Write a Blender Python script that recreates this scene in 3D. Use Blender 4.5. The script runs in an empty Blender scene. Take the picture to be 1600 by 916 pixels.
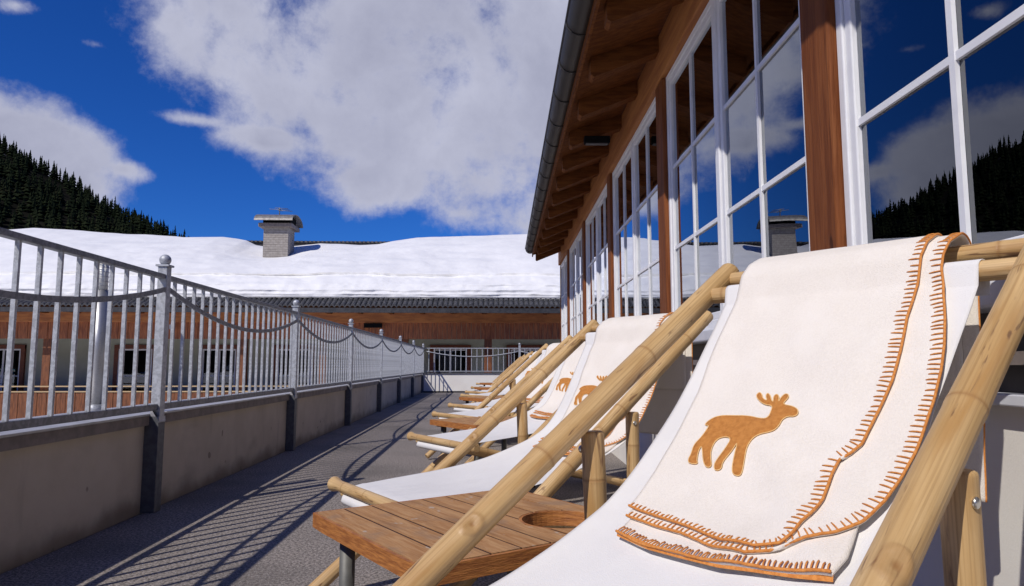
import bpy, bmesh, math, random
from mathutils import Vector, Matrix, noise
from mathutils.geometry import delaunay_2d_cdt
random.seed(7)
scene = bpy.context.scene
COL = scene.collection
# ------------------------------------------------------------------ camera
F = Vector((0.037884, 0.993918, 0.103415)); F.normalize()
R_ = F.cross(Vector((0, 0, 1))).normalized(); U_ = R_.cross(F)
cam_d = bpy.data.cameras.new('camera'); cam = bpy.data.objects.new('camera', cam_d); COL.objects.link(cam)
cam_d.sensor_width = 36; cam_d.lens = 24.353; cam_d.clip_start = 0.02; cam_d.clip_end = 5000
M3 = Matrix((R_, U_, -F)).transposed()
cam.matrix_world = Matrix.Translation((0, 0, 0.775)) @ M3.to_4x4()
scene.camera = cam
# ------------------------------------------------------------------ light
L = Vector((0.67, 0.77, -1.0)).normalized()          # direction the sunlight travels
S = -L
EL = math.asin(S.z); AZ = math.atan2(S.x, S.y)
sun_d = bpy.data.lights.new('sun', 'SUN'); sun = bpy.data.objects.new('sun', sun_d); COL.objects.link(sun)
sun_d.energy = 5.0; sun_d.angle = math.radians(0.5); sun_d.color = (1.0, 0.935, 0.85)
sun.rotation_euler = L.to_track_quat('-Z', 'Y').to_euler()
scene.view_settings.view_transform = 'Standard'; scene.view_settings.look = 'None'
scene.view_settings.exposure = -0.50; scene.view_settings.gamma = 1
SKY_STRENGTH = 0.06

def N(nt, t, loc=None, **kw):
    n = nt.nodes.new(t)
    for k, v in kw.items():
        if k in n.inputs.keys() if isinstance(k, str) else False: n.inputs[k].default_value = v
        else: setattr(n, k, v)
    return n
def mth(nt, op, a, b=None, c=None, clamp=False):
    n = nt.nodes.new('ShaderNodeMath'); n.operation = op; n.use_clamp = clamp
    for i, v in enumerate((a, b, c)):
        if v is None: continue
        if isinstance(v, (int, float)): n.inputs[i].default_value = v
        else: nt.links.new(v, n.inputs[i])
    return n.outputs[0]
def mixc(nt, f, a, b, blend='MIX'):
    n = nt.nodes.new('ShaderNodeMix'); n.data_type = 'RGBA'; n.blend_type = blend
    for i, v in ((0, f), (6, a), (7, b)):
        if isinstance(v, (int, float)): n.inputs[i].default_value = v
        elif isinstance(v, (tuple, list)): n.inputs[i].default_value = (*v[:3], 1)
        else: nt.links.new(v, n.inputs[i])
    return n.outputs[2]
def ramp(nt, f, lo, hi, smooth=True):
    n = nt.nodes.new('ShaderNodeMapRange'); n.interpolation_type = 'SMOOTHSTEP' if smooth else 'LINEAR'
    nt.links.new(f, n.inputs[0]); n.inputs[1].default_value = lo; n.inputs[2].default_value = hi
    return n.outputs[0]

world = bpy.data.worlds.new('World'); scene.world = world; world.use_nodes = True
nt = world.node_tree; nt.nodes.clear()
wo = nt.nodes.new('ShaderNodeOutputWorld'); bg = nt.nodes.new('ShaderNodeBackground'); nt.links.new(bg.outputs[0], wo.inputs[0])
sky = nt.nodes.new('ShaderNodeTexSky'); sky.sky_type = 'NISHITA'; sky.sun_disc = False
sky.sun_elevation = EL; sky.sun_rotation = AZ; sky.altitude = 1200; sky.air_density = 1.0; sky.dust_density = 0.5; sky.ozone_density = 2.5
hs = nt.nodes.new('ShaderNodeHueSaturation'); hs.inputs['Saturation'].default_value = 1.25; hs.inputs['Value'].default_value = 1.0
nt.links.new(sky.outputs[0], hs.inputs['Color'])
tc = nt.nodes.new('ShaderNodeTexCoord'); sp = nt.nodes.new('ShaderNodeSeparateXYZ'); nt.links.new(tc.outputs['Generated'], sp.inputs[0])
az = mth(nt, 'ARCTAN2', sp.outputs[0], sp.outputs[1]); el = mth(nt, 'ARCSINE', sp.outputs[2])
def pix_dir(x, y):      # bearing and height of a cloud, read once from the photo's view
    d = (F + R_*(x-800)/1082.4 - U_*(y-458)/1082.4).normalized()
    return math.atan2(d.x, d.y), math.asin(d.z)
CLOUDS = [(345, 60, 125, 90), (480, 110, 195, 130), (620, 190, 210, 115), (740, 235, 200, 130), (900, 120, 330, 210), (640, 40, 260, 110), (600, 288, 110, 55), (740, 310, 120, 55), (420, 215, 130, 34, .8), (310, 188, 110, 22, .6), (1000, 320, 300, 120), (880, 330, 200, 60),
          (55, 222, 105, 58), (-70, 215, 130, 80), (125, 240, 62, 48), (195, 265, 62, 30, .6), (40, 270, 120, 50), (-220, 260, 160, 120), (150, 70, 70, 22, .35), (25, 8, 70, 26, .4), (-500, 120, 200, 130), (1700, 60, 260, 120)]
n1 = nt.nodes.new('ShaderNodeTexNoise'); n1.inputs['Scale'].default_value = 5.5; n1.inputs['Detail'].default_value = 12; n1.inputs['Roughness'].default_value = 0.62
n1.inputs['Distortion'].default_value = 0.25
nt.links.new(tc.outputs['Generated'], n1.inputs['Vector'])
n2 = nt.nodes.new('ShaderNodeTexNoise'); n2.inputs['Scale'].default_value = 5; n2.inputs['Detail'].default_value = 5; n2.inputs['Roughness'].default_value = 0.55
mp = nt.nodes.new('ShaderNodeMapping'); mp.inputs['Location'].default_value = (3.1, 1.2, 0.4); nt.links.new(tc.outputs['Generated'], mp.inputs[0]); nt.links.new(mp.outputs[0], n2.inputs['Vector'])
field = None
for cx, cy, rx, ry, *wk in CLOUDS:
    a0, e0 = pix_dir(cx, cy); k = 1/1082.4
    u = mth(nt, 'MULTIPLY', mth(nt, 'SUBTRACT', az, a0), 1/(rx*k)); v = mth(nt, 'MULTIPLY', mth(nt, 'SUBTRACT', el, e0), 1/(ry*k))
    d2 = mth(nt, 'ADD', mth(nt, 'MULTIPLY', u, u), mth(nt, 'MULTIPLY', v, v))
    g = mth(nt, 'SUBTRACT', wk[0] if wk else 1.0, mth(nt, 'SQRT', d2))
    field = g if field is None else mth(nt, 'SMOOTH_MAX', field, g, 0.25)
field = mth(nt, 'MINIMUM', mth(nt, 'MAXIMUM', field, -0.8), 0.52)
n3 = nt.nodes.new('ShaderNodeTexNoise'); n3.inputs['Scale'].default_value = 17; n3.inputs['Detail'].default_value = 10; n3.inputs['Roughness'].default_value = 0.68; nt.links.new(mp.outputs[0], n3.inputs['Vector'])
field = mth(nt, 'ADD', field, mth(nt, 'MULTIPLY', mth(nt, 'SUBTRACT', n3.outputs[0], 0.5), 0.75))
dens = mth(nt, 'ADD', field, mth(nt, 'MULTIPLY', mth(nt, 'SUBTRACT', n1.outputs[0], 0.5), 1.9))
cov = mth(nt, 'MULTIPLY', ramp(nt, dens, -0.12, 0.50), 0.97)
thick = ramp(nt, dens, 0.15, 1.0)
shade = mth(nt, 'ADD', mth(nt, 'MULTIPLY', thick, -0.24), mth(nt, 'ADD', mth(nt, 'MULTIPLY', n2.outputs[0], 0.6), mth(nt, 'MULTIPLY', n3.outputs[0], 0.3)), clamp=True)
ccol = mixc(nt, shade, (6.6, 6.9, 9.6), (19.0, 19.4, 22.8))
skc = mixc(nt, 1.0, hs.outputs[0], (0.48, 1.14, 2.35), 'MULTIPLY')
fin = mixc(nt, cov, skc, ccol)
nt.links.new(fin, bg.inputs[0]); bg.inputs[1].default_value = SKY_STRENGTH

# ------------------------------------------------------------------ materials
def mat(name, col, rough=0.7, col2=None, scale=8, detail=6, lo=0.35, hi=0.65, bump=0.0, bscale=60, metal=0, stretch=None, spec=0.5, coord='Object', dist=0.0, bdist=0.01):
    m = bpy.data.materials.new(name); m.use_nodes = True; nt = m.node_tree; b = nt.nodes['Principled BSDF']
    b.inputs['Roughness'].default_value = rough; b.inputs['Metallic'].default_value = metal; b.inputs['Specular IOR Level'].default_value = spec
    tc = nt.nodes.new('ShaderNodeTexCoord'); mp = nt.nodes.new('ShaderNodeMapping'); nt.links.new(tc.outputs[coord], mp.inputs[0])
    if stretch: mp.inputs['Scale'].default_value = stretch
    if col2 is not None:
        n = nt.nodes.new('ShaderNodeTexNoise'); n.inputs['Scale'].default_value = scale; n.inputs['Detail'].default_value = detail; n.inputs['Distortion'].default_value = dist
        n.inputs['Roughness'].default_value = 0.6
        nt.links.new(mp.outputs[0], n.inputs['Vector'])
        c = mixc(nt, ramp(nt, n.outputs[0], lo, hi), col, col2); nt.links.new(c, b.inputs['Base Color'])
        m['c'] = 1
    else: b.inputs['Base Color'].default_value = (*col, 1)
    if bump:
        n = nt.nodes.new('ShaderNodeTexNoise'); n.inputs['Scale'].default_value = bscale; n.inputs['Detail'].default_value = 5
        nt.links.new(mp.outputs[0], n.inputs['Vector'])
        bp = nt.nodes.new('ShaderNodeBump'); bp.inputs['Strength'].default_value = bump; bp.inputs['Distance'].default_value = bdist
        nt.links.new(n.outputs[0], bp.inputs['Height']); nt.links.new(bp.outputs[0], b.inputs['Normal'])
    return m
def layer(m, col, scale, lo, hi, fac=1.0, stretch=None, coord='Object', detail=4, vor=False):
    """mix a further blotchy colour over the base colour of a material"""
    nt = m.node_tree; b = nt.nodes['Principled BSDF']; lk = b.inputs['Base Color'].links
    src = lk[0].from_socket if lk else tuple(b.inputs['Base Color'].default_value)
    tc = nt.nodes.new('ShaderNodeTexCoord'); mp = nt.nodes.new('ShaderNodeMapping'); nt.links.new(tc.outputs[coord], mp.inputs[0])
    if stretch: mp.inputs['Scale'].default_value = stretch
    mp.inputs['Location'].default_value = (5.3, 2.1, 7.7)
    n = nt.nodes.new('ShaderNodeTexVoronoi' if vor else 'ShaderNodeTexNoise'); n.inputs['Scale'].default_value = scale
    if not vor: n.inputs['Detail'].default_value = detail
    nt.links.new(mp.outputs[0], n.inputs['Vector'])
    f = mth(nt, 'MULTIPLY', ramp(nt, n.outputs[0], lo, hi), fac)
    nt.links.new(mixc(nt, f, src, col), b.inputs['Base Color'])
    return m
MT = {}
MT['floor'] = mat('roofing_felt', (0.10, 0.086, 0.076), 0.95, (0.34, 0.297, 0.270), 85, 4, .38, .62, bump=.6, bscale=300, bdist=.003)
layer(MT['floor'], (0.11, 0.097, 0.088), 1.3, .42, .72, .75, detail=9); layer(MT['floor'], (0.55, 0.52, 0.52), 160, .62, .70, .8, detail=1); layer(MT['floor'], (0.05, 0.045, 0.045), 130, .62, .70, .85, detail=2)
MT['render'] = mat('shaded_cream_render', (0.50, 0.425, 0.33), 0.9, (0.57, 0.49, 0.39), 3, 6, bump=.25, bscale=220, bdist=.002)  # end wall's paint darkened, this wall's shade put into the colour
layer(MT['render'], (0.22, 0.18, 0.14), 1.6, .55, .8, .5, stretch=(1, 1, 3)); layer(MT['render'], (0.24, 0.20, 0.16), 5, .60, .80, .5, stretch=(1, 1.6, .22)); layer(MT['render'], (0.12, 0.09, 0.07), 9, .76, .79, .6, detail=1)
def grime(m, col, top):
    nt = m.node_tree; b = nt.nodes['Principled BSDF']; src = b.inputs['Base Color'].links[0].from_socket
    g = nt.nodes.new('ShaderNodeNewGeometry'); sp = nt.nodes.new('ShaderNodeSeparateXYZ'); nt.links.new(g.outputs['Position'], sp.inputs[0])
    n = nt.nodes.new('ShaderNodeTexNoise'); n.inputs['Scale'].default_value = 4; n.inputs['Detail'].default_value = 8; nt.links.new(g.outputs['Position'], n.inputs[0])
    f = mth(nt, 'SUBTRACT', mth(nt, 'MULTIPLY', n.outputs[0], 2*top), sp.outputs[2]); nt.links.new(mixc(nt, mth(nt, 'MULTIPLY', ramp(nt, f, -.02, top), .75), src, col), b.inputs['Base Color'])
grime(MT['render'], (0.12, 0.09, 0.065), .10)
MT['render_end'] = mat('pale_render', (0.78, 0.75, 0.70), 0.9, (0.82, 0.80, 0.75), 3, 6, bump=.2, bscale=200, bdist=.002)
MT['coping'] = mat('coping_sheet_metal', (0.42, 0.42, 0.44), 0.45, (0.52, 0.52, 0.54), 6, 5, metal=.35)
MT['coping_face'] = mat('coping_edge', (0.17, 0.14, 0.13), 0.7, (0.25, 0.21, 0.19), 12, 6)
MT['galv'] = mat('galvanised_steel', (0.36, 0.375, 0.40), 0.5, (0.50, 0.52, 0.555), 38, 6, .4, .6, metal=.35, bump=.15, bscale=120, dist=.6)
MT['galv_shaded'] = mat('shaded_galvanised_steel', (0.16, 0.165, 0.18), 0.5, (0.24, 0.245, 0.265), 38, 6, .4, .6, metal=.35, bump=.15, bscale=120, dist=.6)  # shaded copy of galv: shade on rails and swags put into the colour
MT['steel_dark'] = mat('dark_and_shaded_steel', (0.09, 0.095, 0.11), 0.55, (0.13, 0.135, 0.15), 30, 5, metal=.3)
MT['inox'] = mat('brushed_stainless', (0.40, 0.40, 0.40), 0.42, (0.5, 0.5, 0.5), 60, 3, metal=.8, stretch=(1, 1, 12))
MT['snow'] = mat('snow', (0.77, 0.775, 0.79), 0.75, (0.84, 0.845, 0.85), 1.5, 8, bump=.25, bscale=2.2, bdist=.12)
layer(MT['snow'], (0.66, 0.68, 0.72), 1.1, .5, .75, .45, stretch=(.35, 1.5, 3), detail=8)
MT['tile'] = mat('dark_roof_tile', (0.035, 0.035, 0.04), 0.5, (0.07, 0.07, 0.075), 9, 6)
MT['fascia'] = mat('dark_fascia_metal', (0.03, 0.031, 0.035), 0.45, (0.05, 0.05, 0.055), 9, 4)
MT['gutter'] = mat('bronze_gutter', (0.024, 0.022, 0.022), 0.5, (0.032, 0.029, 0.028), 4, 3, spec=.35)
WOODST = (30, 30, 1.5)
MT['wood_soffit'] = mat('soffit_wood', (0.20, 0.070, 0.019), 0.7, (0.12, 0.040, 0.012), 3, 6, spec=.1, stretch=(2, 14, 14), bump=.2, bscale=20)
MT['wood_beam'] = mat('warm_beam_wood', (0.42, 0.165, 0.040), 0.7, (0.30, 0.10, 0.025), 2.2, 7, stretch=(14, 1, 14), bump=.2, bscale=20, dist=.5)
MT['pillar'] = mat('dark_stained_post', (0.24, 0.080, 0.026), 0.65, (0.15, 0.045, 0.015), 2.6, 7, stretch=(14, 14, 1.0), bump=.35, bscale=16, dist=.8, spec=.15)
layer(MT['pillar'], (0.04, 0.014, 0.008), 7, .68, .76, .9, stretch=(2, 2, .8)); layer(MT['pillar'], (0.27, 0.10, 0.035), 5, .55, .75, .6, stretch=(9, 9, .7))
MT['cladding'] = mat('brown_cladding', (0.23, 0.080, 0.028), 0.7, (0.12, 0.040, 0.016), 3, 6, stretch=(8, 8, 1.2), bump=.2, bscale=20)
MT['frieze'] = mat('eave_beam_wood', (0.50, 0.19, 0.055), 0.6, (0.33, 0.11, 0.035), 2, 7, stretch=(1.2, 6, 6), bump=.3, bscale=14)
MT['frieze2'] = mat('frieze_board_wood', (0.44, 0.15, 0.05), 0.6, (0.22, 0.065, 0.025), 5, 6, stretch=(6, 6, .6), bump=.3, bscale=14)
MT['lodge_wall'] = mat('sage_render', (0.42, 0.43, 0.34), 0.9, (0.47, 0.48, 0.38), 2, 5)
MT['white_frame'] = mat('white_window_paint', (0.78, 0.79, 0.82), 0.35, (0.84, 0.85, 0.87), 10, 3)
MT['sill'] = mat('grey_sill_paint', (0.62, 0.64, 0.70), 0.4, (0.68, 0.70, 0.75), 8, 3)
MT['dark_trim'] = mat('dark_trim', (0.035, 0.03, 0.033), 0.5)
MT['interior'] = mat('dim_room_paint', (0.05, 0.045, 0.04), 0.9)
MT['curtain'] = mat('tan_wood_lining', (0.50, 0.36, 0.20), 0.8)
MT['red_frame'] = mat('red_brown_frame', (0.22, 0.062, 0.025), 0.55, (0.15, 0.04, 0.018), 10, 5)
MT['chimney'] = mat('chimney_block', (0.30, 0.27, 0.245), 0.9, (0.38, 0.35, 0.32), 9, 5)
MT['zinc'] = mat('zinc_cap', (0.20, 0.19, 0.185), 0.55, (0.30, 0.29, 0.28), 9, 4, metal=.5)
MT['black'] = mat('soot_black', (0.008, 0.008, 0.009), 0.9, spec=.1)
MT['conifer'] = mat('conifer_needles', (0.008, 0.012, 0.007), 1.0, (0.020, 0.026, 0.013), .12, 4, spec=0)
layer(MT['conifer'], (0.026, 0.021, 0.014), .06, .6, .72, .6)
MT['hill'] = mat('wooded_hillside', (0.010, 0.010, 0.008), 0.95, (0.018, 0.017, 0.013), .05, 5, spec=0)
layer(MT['hill'], (0.30, 0.33, 0.42), .035, .66, .70, .9)
MT['canvas'] = mat('white_canvas', (0.76, 0.75, 0.745), 0.9, (0.71, 0.70, 0.70), 4, 6, bump=.5, bscale=420, bdist=.0015)
MT['fleece'] = mat('cream_fleece', (0.82, 0.765, 0.700), 1.0, (0.77, 0.715, 0.650), 260, 5, .35, .7, bump=.9, bscale=520, bdist=.0016)
layer(MT['fleece'], (0.85, 0.80, 0.74), 14, .4, .7, .6)
MT['yarn'] = mat('orange_yarn', (0.70, 0.29, 0.07), 0.9, (0.56, 0.20, 0.04), 200, 3, bump=.8, bscale=900, bdist=.001)
MT['felt'] = mat('caramel_felt', (0.56, 0.235, 0.055), 1.0, (0.44, 0.17, 0.035), 110, 6, .3, .7, bump=.9, bscale=500, bdist=.0015)
MT['pale_thread'] = mat('pale_gold_thread', (0.80, 0.52, 0.22), 0.8)
MT['tabletop'] = mat('weathered_teak', (0.36, 0.175, 0.070), 0.75, (0.50, 0.29, 0.14), 3.0, 8, .3, .7, spec=.15, stretch=(26, 2.4, 10), bump=.45, bscale=9, dist=1.4, bdist=.003)
layer(MT['tabletop'], (0.20, 0.10, 0.05), 1.6, .5, .75, .6, stretch=(12.5, 1.5, 1)); layer(MT['tabletop'], (0.50, 0.44, 0.38), 22, .66, .74, .75, stretch=(1.5, 1, 1)); layer(MT['tabletop'], (0.28, 0.19, 0.13), 9, .5, .7, .6)
MT['groove'] = mat('dark_groove', (0.05, 0.018, 0.008), 0.9)
MT['teak_edge'] = mat('oiled_teak_edge', (0.50, 0.20, 0.050), 0.6, (0.27, 0.09, 0.022), 4, 8, .3, .7, stretch=(5, 5, 40), bump=.3, bscale=10)
MT['leg_metal'] = mat('grey_table_leg', (0.10, 0.10, 0.095), 0.55, (0.14, 0.14, 0.13), 20, 4, metal=.2)
MT['bolt'] = mat('bolt_steel', (0.7, 0.68, 0.62), 0.3, metal=1)

def bamboo_mat():
    m = bpy.data.materials.new('bamboo_cane'); m.use_nodes = True; nt = m.node_tree; b = nt.nodes['Principled BSDF']
    at = nt.nodes.new('ShaderNodeAttribute'); at.attribute_name = 'cane'; nd = nt.nodes.new('ShaderNodeAttribute'); nd.attribute_name = 'node'
    oi = nt.nodes.new('ShaderNodeObjectInfo')
    add = nt.nodes.new('ShaderNodeVectorMath'); add.operation = 'MULTIPLY_ADD'
    nt.links.new(oi.outputs['Random'], add.inputs[0]); add.inputs[1].default_value = (37, 11, 5); nt.links.new(at.outputs['Vector'], add.inputs[2])
    def nz(scale, st, det=5, dist=0.0):
        mp = nt.nodes.new('ShaderNodeMapping'); mp.inputs['Scale'].default_value = st; nt.links.new(add.outputs[0], mp.inputs[0])
        n = nt.nodes.new('ShaderNodeTexNoise'); n.inputs['Scale'].default_value = scale; n.inputs['Detail'].default_value = det; n.inputs['Distortion'].default_value = dist
        nt.links.new(mp.outputs[0], n.inputs[0]); return n.outputs[0]
    c = mixc(nt, ramp(nt, nz(1, (3.5, 20, 20)), .3, .7), (0.49, 0.305, 0.125), (0.66, 0.46, 0.23))
    c = mixc(nt, mth(nt, 'MULTIPLY', ramp(nt, nz(1, (2.2, 220, 220), 4), .42, .70), .6), c, (0.33, 0.19, 0.07))
    c = mixc(nt, mth(nt, 'MULTIPLY', ramp(nt, nz(1, (5, 30, 30), 6), .5, .70), .75), c, (0.42, 0.23, 0.075))
    c = mixc(nt, mth(nt, 'MULTIPLY', ramp(nt, nz(1, (9, 60, 60), 8, .8), .60, .70), .85), c, (0.17, 0.085, 0.04))
    c = mixc(nt, mth(nt, 'MULTIPLY', nd.outputs['Fac'], .6), c, (0.30, 0.15, 0.05))
    nt.links.new(c, b.inputs['Base Color'])
    r = mth(nt, 'MULTIPLY_ADD', nz(1, (8, 50, 50)), .4, .30); nt.links.new(r, b.inputs['Roughness'])
    bp = nt.nodes.new('ShaderNodeBump'); bp.inputs['Strength'].default_value = .5; bp.inputs['Distance'].default_value = .002
    nt.links.new(nz(1, (6, 160, 160), 6), bp.inputs['Height']); nt.links.new(bp.outputs[0], b.inputs['Normal'])
    return m
MT['bamboo'] = bamboo_mat()
def glass_mat(name, tint, boost, ior):
    m = bpy.data.materials.new(name); m.use_nodes = True; nt = m.node_tree; nt.nodes.clear()
    o = nt.nodes.new('ShaderNodeOutputMaterial'); mx = nt.nodes.new('ShaderNodeMixShader'); fr = nt.nodes.new('ShaderNodeFresnel'); fr.inputs[0].default_value = ior
    g = nt.nodes.new('ShaderNodeBsdfGlossy'); g.inputs['Roughness'].default_value = 0.0; g.inputs['Color'].default_value = (.92, .95, 1, 1)
    t = nt.nodes.new('ShaderNodeBsdfTransparent'); t.inputs[0].default_value = (*tint, 1)
    nt.links.new(mth(nt, 'ADD', mth(nt, 'MULTIPLY', fr.outputs[0], boost), 0.03, clamp=True), mx.inputs[0]); nt.links.new(t.outputs[0], mx.inputs[1]); nt.links.new(g.outputs[0], mx.inputs[2])
    tc = nt.nodes.new('ShaderNodeTexCoord'); n = nt.nodes.new('ShaderNodeTexNoise'); n.inputs['Scale'].default_value = 1.7; n.inputs['Detail'].default_value = 1; nt.links.new(tc.outputs['Object'], n.inputs[0])
    bp = nt.nodes.new('ShaderNodeBump'); bp.inputs['Strength'].default_value = .6; bp.inputs['Distance'].default_value = .0025; nt.links.new(n.outputs[0], bp.inputs['Height']); nt.links.new(bp.outputs[0], g.inputs['Normal'])
    nt.links.new(mx.outputs[0], o.inputs[0]); return m
MT['glass'] = glass_mat('window_glass', (.55, .62, .66), 1.9, 1.62)
MT['glass_far'] = glass_mat('lodge_window_glass', (.5, .52, .54), 1.0, 1.5)

# ------------------------------------------------------------------ mesh helpers
class MB:
    def __init__(s): s.v = []; s.f = []; s.cane = {}; s.node = {}; s.smooth = set()
    def quad(s, a, b, c, d): n = len(s.v); s.v += [a, b, c, d]; s.f.append((n, n+1, n+2, n+3))
    def box(s, x0, x1, y0, y1, z0, z1):
        n = len(s.v); s.v += [(x, y, z) for x in (x0, x1) for y in (y0, y1) for z in (z0, z1)]
        for f in ((0, 1, 3, 2), (4, 6, 7, 5), (0, 4, 5, 1), (2, 3, 7, 6), (0, 2, 6, 4), (1, 5, 7, 3)): s.f.append(tuple(n+i for i in f))
        return s
    def prism(s, poly, axis, a, b):
        """poly of 2-D points extruded along an axis (0,1,2)"""
        n = len(s.v); k = len(poly)
        for t in (a, b):
            for p in poly:
                q = list(p); q.insert(axis, t); s.v.append(tuple(q))
        s.f.append(tuple(n+i for i in range(k))); s.f.append(tuple(n+k+i for i in reversed(range(k))))
        for i in range(k): s.f.append((n+i, n+(i+1) % k, n+k+(i+1) % k, n+k+i))
        return s
    def tube(s, pts, r, n=12, cap=True, cane=False, nodes=(), hemis=False):
        pts = [Vector(p) for p in pts]; rr = r if callable(r) else (lambda t: r)
        ln = [0]
        for a, b in zip(pts, pts[1:]): ln.append(ln[-1]+(b-a).length)
        tot = ln[-1]; ref = None; rings = []
        for i, p in enumerate(pts):
            t = (pts[min(i+1, len(pts)-1)]-pts[max(i-1, 0)]).normalized()
            if ref is None: ref = t.orthogonal().normalized()
            ref = (ref-t*ref.dot(t)).normalized(); bi = t.cross(ref)
            ra = rr(ln[i]/tot) if tot else rr(0); base = len(s.v)
            for j in range(n):
                a = 2*math.pi*j/n; s.v.append(tuple(p+(ref*math.cos(a)+bi*math.sin(a))*ra))
                if cane:
                    s.cane[base+j] = (ln[i], math.cos(a)*.03, math.sin(a)*.03)
                    s.node[base+j] = max([math.exp(-((ln[i]-q)/.0035)**2) for q in nodes] or [0])
            rings.append(base)
        for a, b in zip(rings, rings[1:]):
            for j in range(n): s.smooth.add(len(s.f)); s.f.append((a+j, a+(j+1) % n, b+(j+1) % n, b+j))
        if cap: s.f.append(tuple(rings[0]+j for j in reversed(range(n)))); s.f.append(tuple(rings[-1]+j for j in range(n)))
        return s
    def sphere(s, c, r, seg=12, rings=8, sc=(1, 1, 1), node=None):
        base = len(s.v)
        for i in range(rings+1):
            th = math.pi*i/rings
            for j in range(seg):
                a = 2*math.pi*j/seg; s.v.append((c[0]+r*sc[0]*math.sin(th)*math.cos(a), c[1]+r*sc[1]*math.sin(th)*math.sin(a), c[2]+r*sc[2]*math.cos(th)))
                if node is not None: s.node[len(s.v)-1] = node; s.cane[len(s.v)-1] = (c[0]*3+.1*math.cos(th), .03*math.cos(a), .03*math.sin(a))
        for i in range(rings):
            for j in range(seg): s.smooth.add(len(s.f)); s.f.append((base+i*seg+j, base+(i+1)*seg+j, base+(i+1)*seg+(j+1) % seg, base+i*seg+(j+1) % seg))
        return s
    def grid(s, fn, nu, nv):
        b = len(s.v)
        for i in range(nu+1):
            for j in range(nv+1): s.v.append(tuple(fn(i/nu, j/nv)))
        for i in range(nu):
            for j in range(nv):
                s.smooth.add(len(s.f)); a = b+i*(nv+1)+j; s.f.append((a, a+1, a+nv+2, a+nv+1))
        return s
    def build(s, name, m, parent=None, bevel=0, solid=0, soff=0):
        me = bpy.data.meshes.new(name); me.from_pydata(s.v, [], s.f)
        me.polygons.foreach_set('use_smooth', [i in s.smooth for i in range(len(s.f))])
        if s.cane:
            a = me.attributes.new('cane', 'FLOAT_VECTOR', 'POINT'); b = me.attributes.new('node', 'FLOAT', 'POINT')
            a = me.attributes['cane']; a.data.foreach_set('vector', [q for i in range(len(s.v)) for q in s.cane.get(i, (0, 0, 0))]); b = me.attributes['node']; b.data.foreach_set('value', [s.node.get(i, 0) for i in range(len(s.v))])
        me.materials.append(MT[m] if isinstance(m, str) else m)
        me.update(); 
        bm = bmesh.new(); bm.from_mesh(me); bmesh.ops.recalc_face_normals(bm, faces=bm.faces) if not solid else None; bm.to_mesh(me); bm.free()
        o = bpy.data.objects.new(name, me); COL.objects.link(o)
        if parent: o.parent = parent
        if bevel:
            md = o.modifiers.new('bevel', 'BEVEL'); md.width = bevel; md.segments = 2; md.limit_method = 'ANGLE'; md.angle_limit = math.radians(40)
        if solid:
            md = o.modifiers.new('thick', 'SOLIDIFY'); md.thickness = solid; md.offset = soff
        return o
def tag(o, label=None, cat=None, group=None, kind=None):
    if label: o['label'] = label
    if cat: o['category'] = cat
    if group: o['group'] = group
    if kind: o['kind'] = kind
    return o
def empty(name, loc, rz, label, cat, group=None):
    o = bpy.data.objects.new(name, None); COL.objects.link(o); o.location = loc; o.rotation_euler = (0, 0, rz); o.empty_display_size = .1
    return tag(o, label, cat, group)
def copy_tree(o, parent=None):
    c = o.copy(); COL.objects.link(c); c.parent = parent
    for ch in list(o.children): copy_tree(ch, c)
    return c
def lerp(a, b, t): return a+(b-a)*t
def interp(x, pts):
    if x <= pts[0][0]: return pts[0][1]
    for (a, b), (c, d) in zip(pts, pts[1:]):
        if x <= c: return b+(d-b)*(x-a)/(c-a)
    return pts[-1][1]
def nz(x, y, z=0.0): return noise.noise(Vector((x, y, z)))

# ------------------------------------------------------------------ ground, terrace floor, hill
YE = 19.78
g = MB().grid(lambda u, v: (-1500+3000*u, -600+3600*v, -3.6+0.25*nz(u*300, v*300)), 60, 60).build('ground', 'snow'); tag(g, 'snow covered ground below the terrace', kind='structure')
g = MB().box(-1.80, 1.6, -4, YE, -0.25, 0).build('terrace_floor', 'floor'); tag(g, 'grey gritty roofing felt floor of the terrace', kind='structure')
RID = [(-900, 330), (-600, 262), (-420, 192), (-294, 142-9), (-255, 119-9), (-217, 98-8), (-182, 79-7), (-120, 47), (-40, 20), (60, 4), (200, -2)]
def hill_z(x, y):
    t = min(max((y-110)/310, 0), 1); t = t*t*(3-2*t)*.55+t*.45
    h = interp(x*420/max(y, 150)*.35+x*.65, RID)
    k = 1 if y <= 420 else max(0.2, 1-(y-420)/500)
    return -3.7+max(h+3, 0)*t*k+2.2*nz(x*.03, y*.03)*t
g = MB().grid(lambda u, v: (-1000+1250*u, 100+600*v, hill_z(-1000+1250*u, 100+600*v)), 110, 60).build('hillside', 'hill'); tag(g, 'steep wooded hillside with a few snow patches', kind='structure')
def ring(u, v):  # unseen ridge, added to cut sky light near the horizon
    a = math.radians(-62-(360-62-88)*u); h = 150+70*nz(math.cos(a)*2.2, math.sin(a)*2.2, 5)+30*nz(math.cos(a)*7, math.sin(a)*7)
    k = math.sin(min(u, 1-u, .06)/.06*math.pi/2); r = 380+420*v
    return (r*math.sin(a), r*math.cos(a), -4+h*k*(v*1.5 if v < .667 else 1)+6*nz(u*90, v*9)+3*nz(u*400, v*40))
g = MB().grid(ring, 400, 24).build('added_mountains', 'hill'); tag(g, 'dark wooded ridge added out of view behind the viewer to block low sky light', kind='structure')
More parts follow.
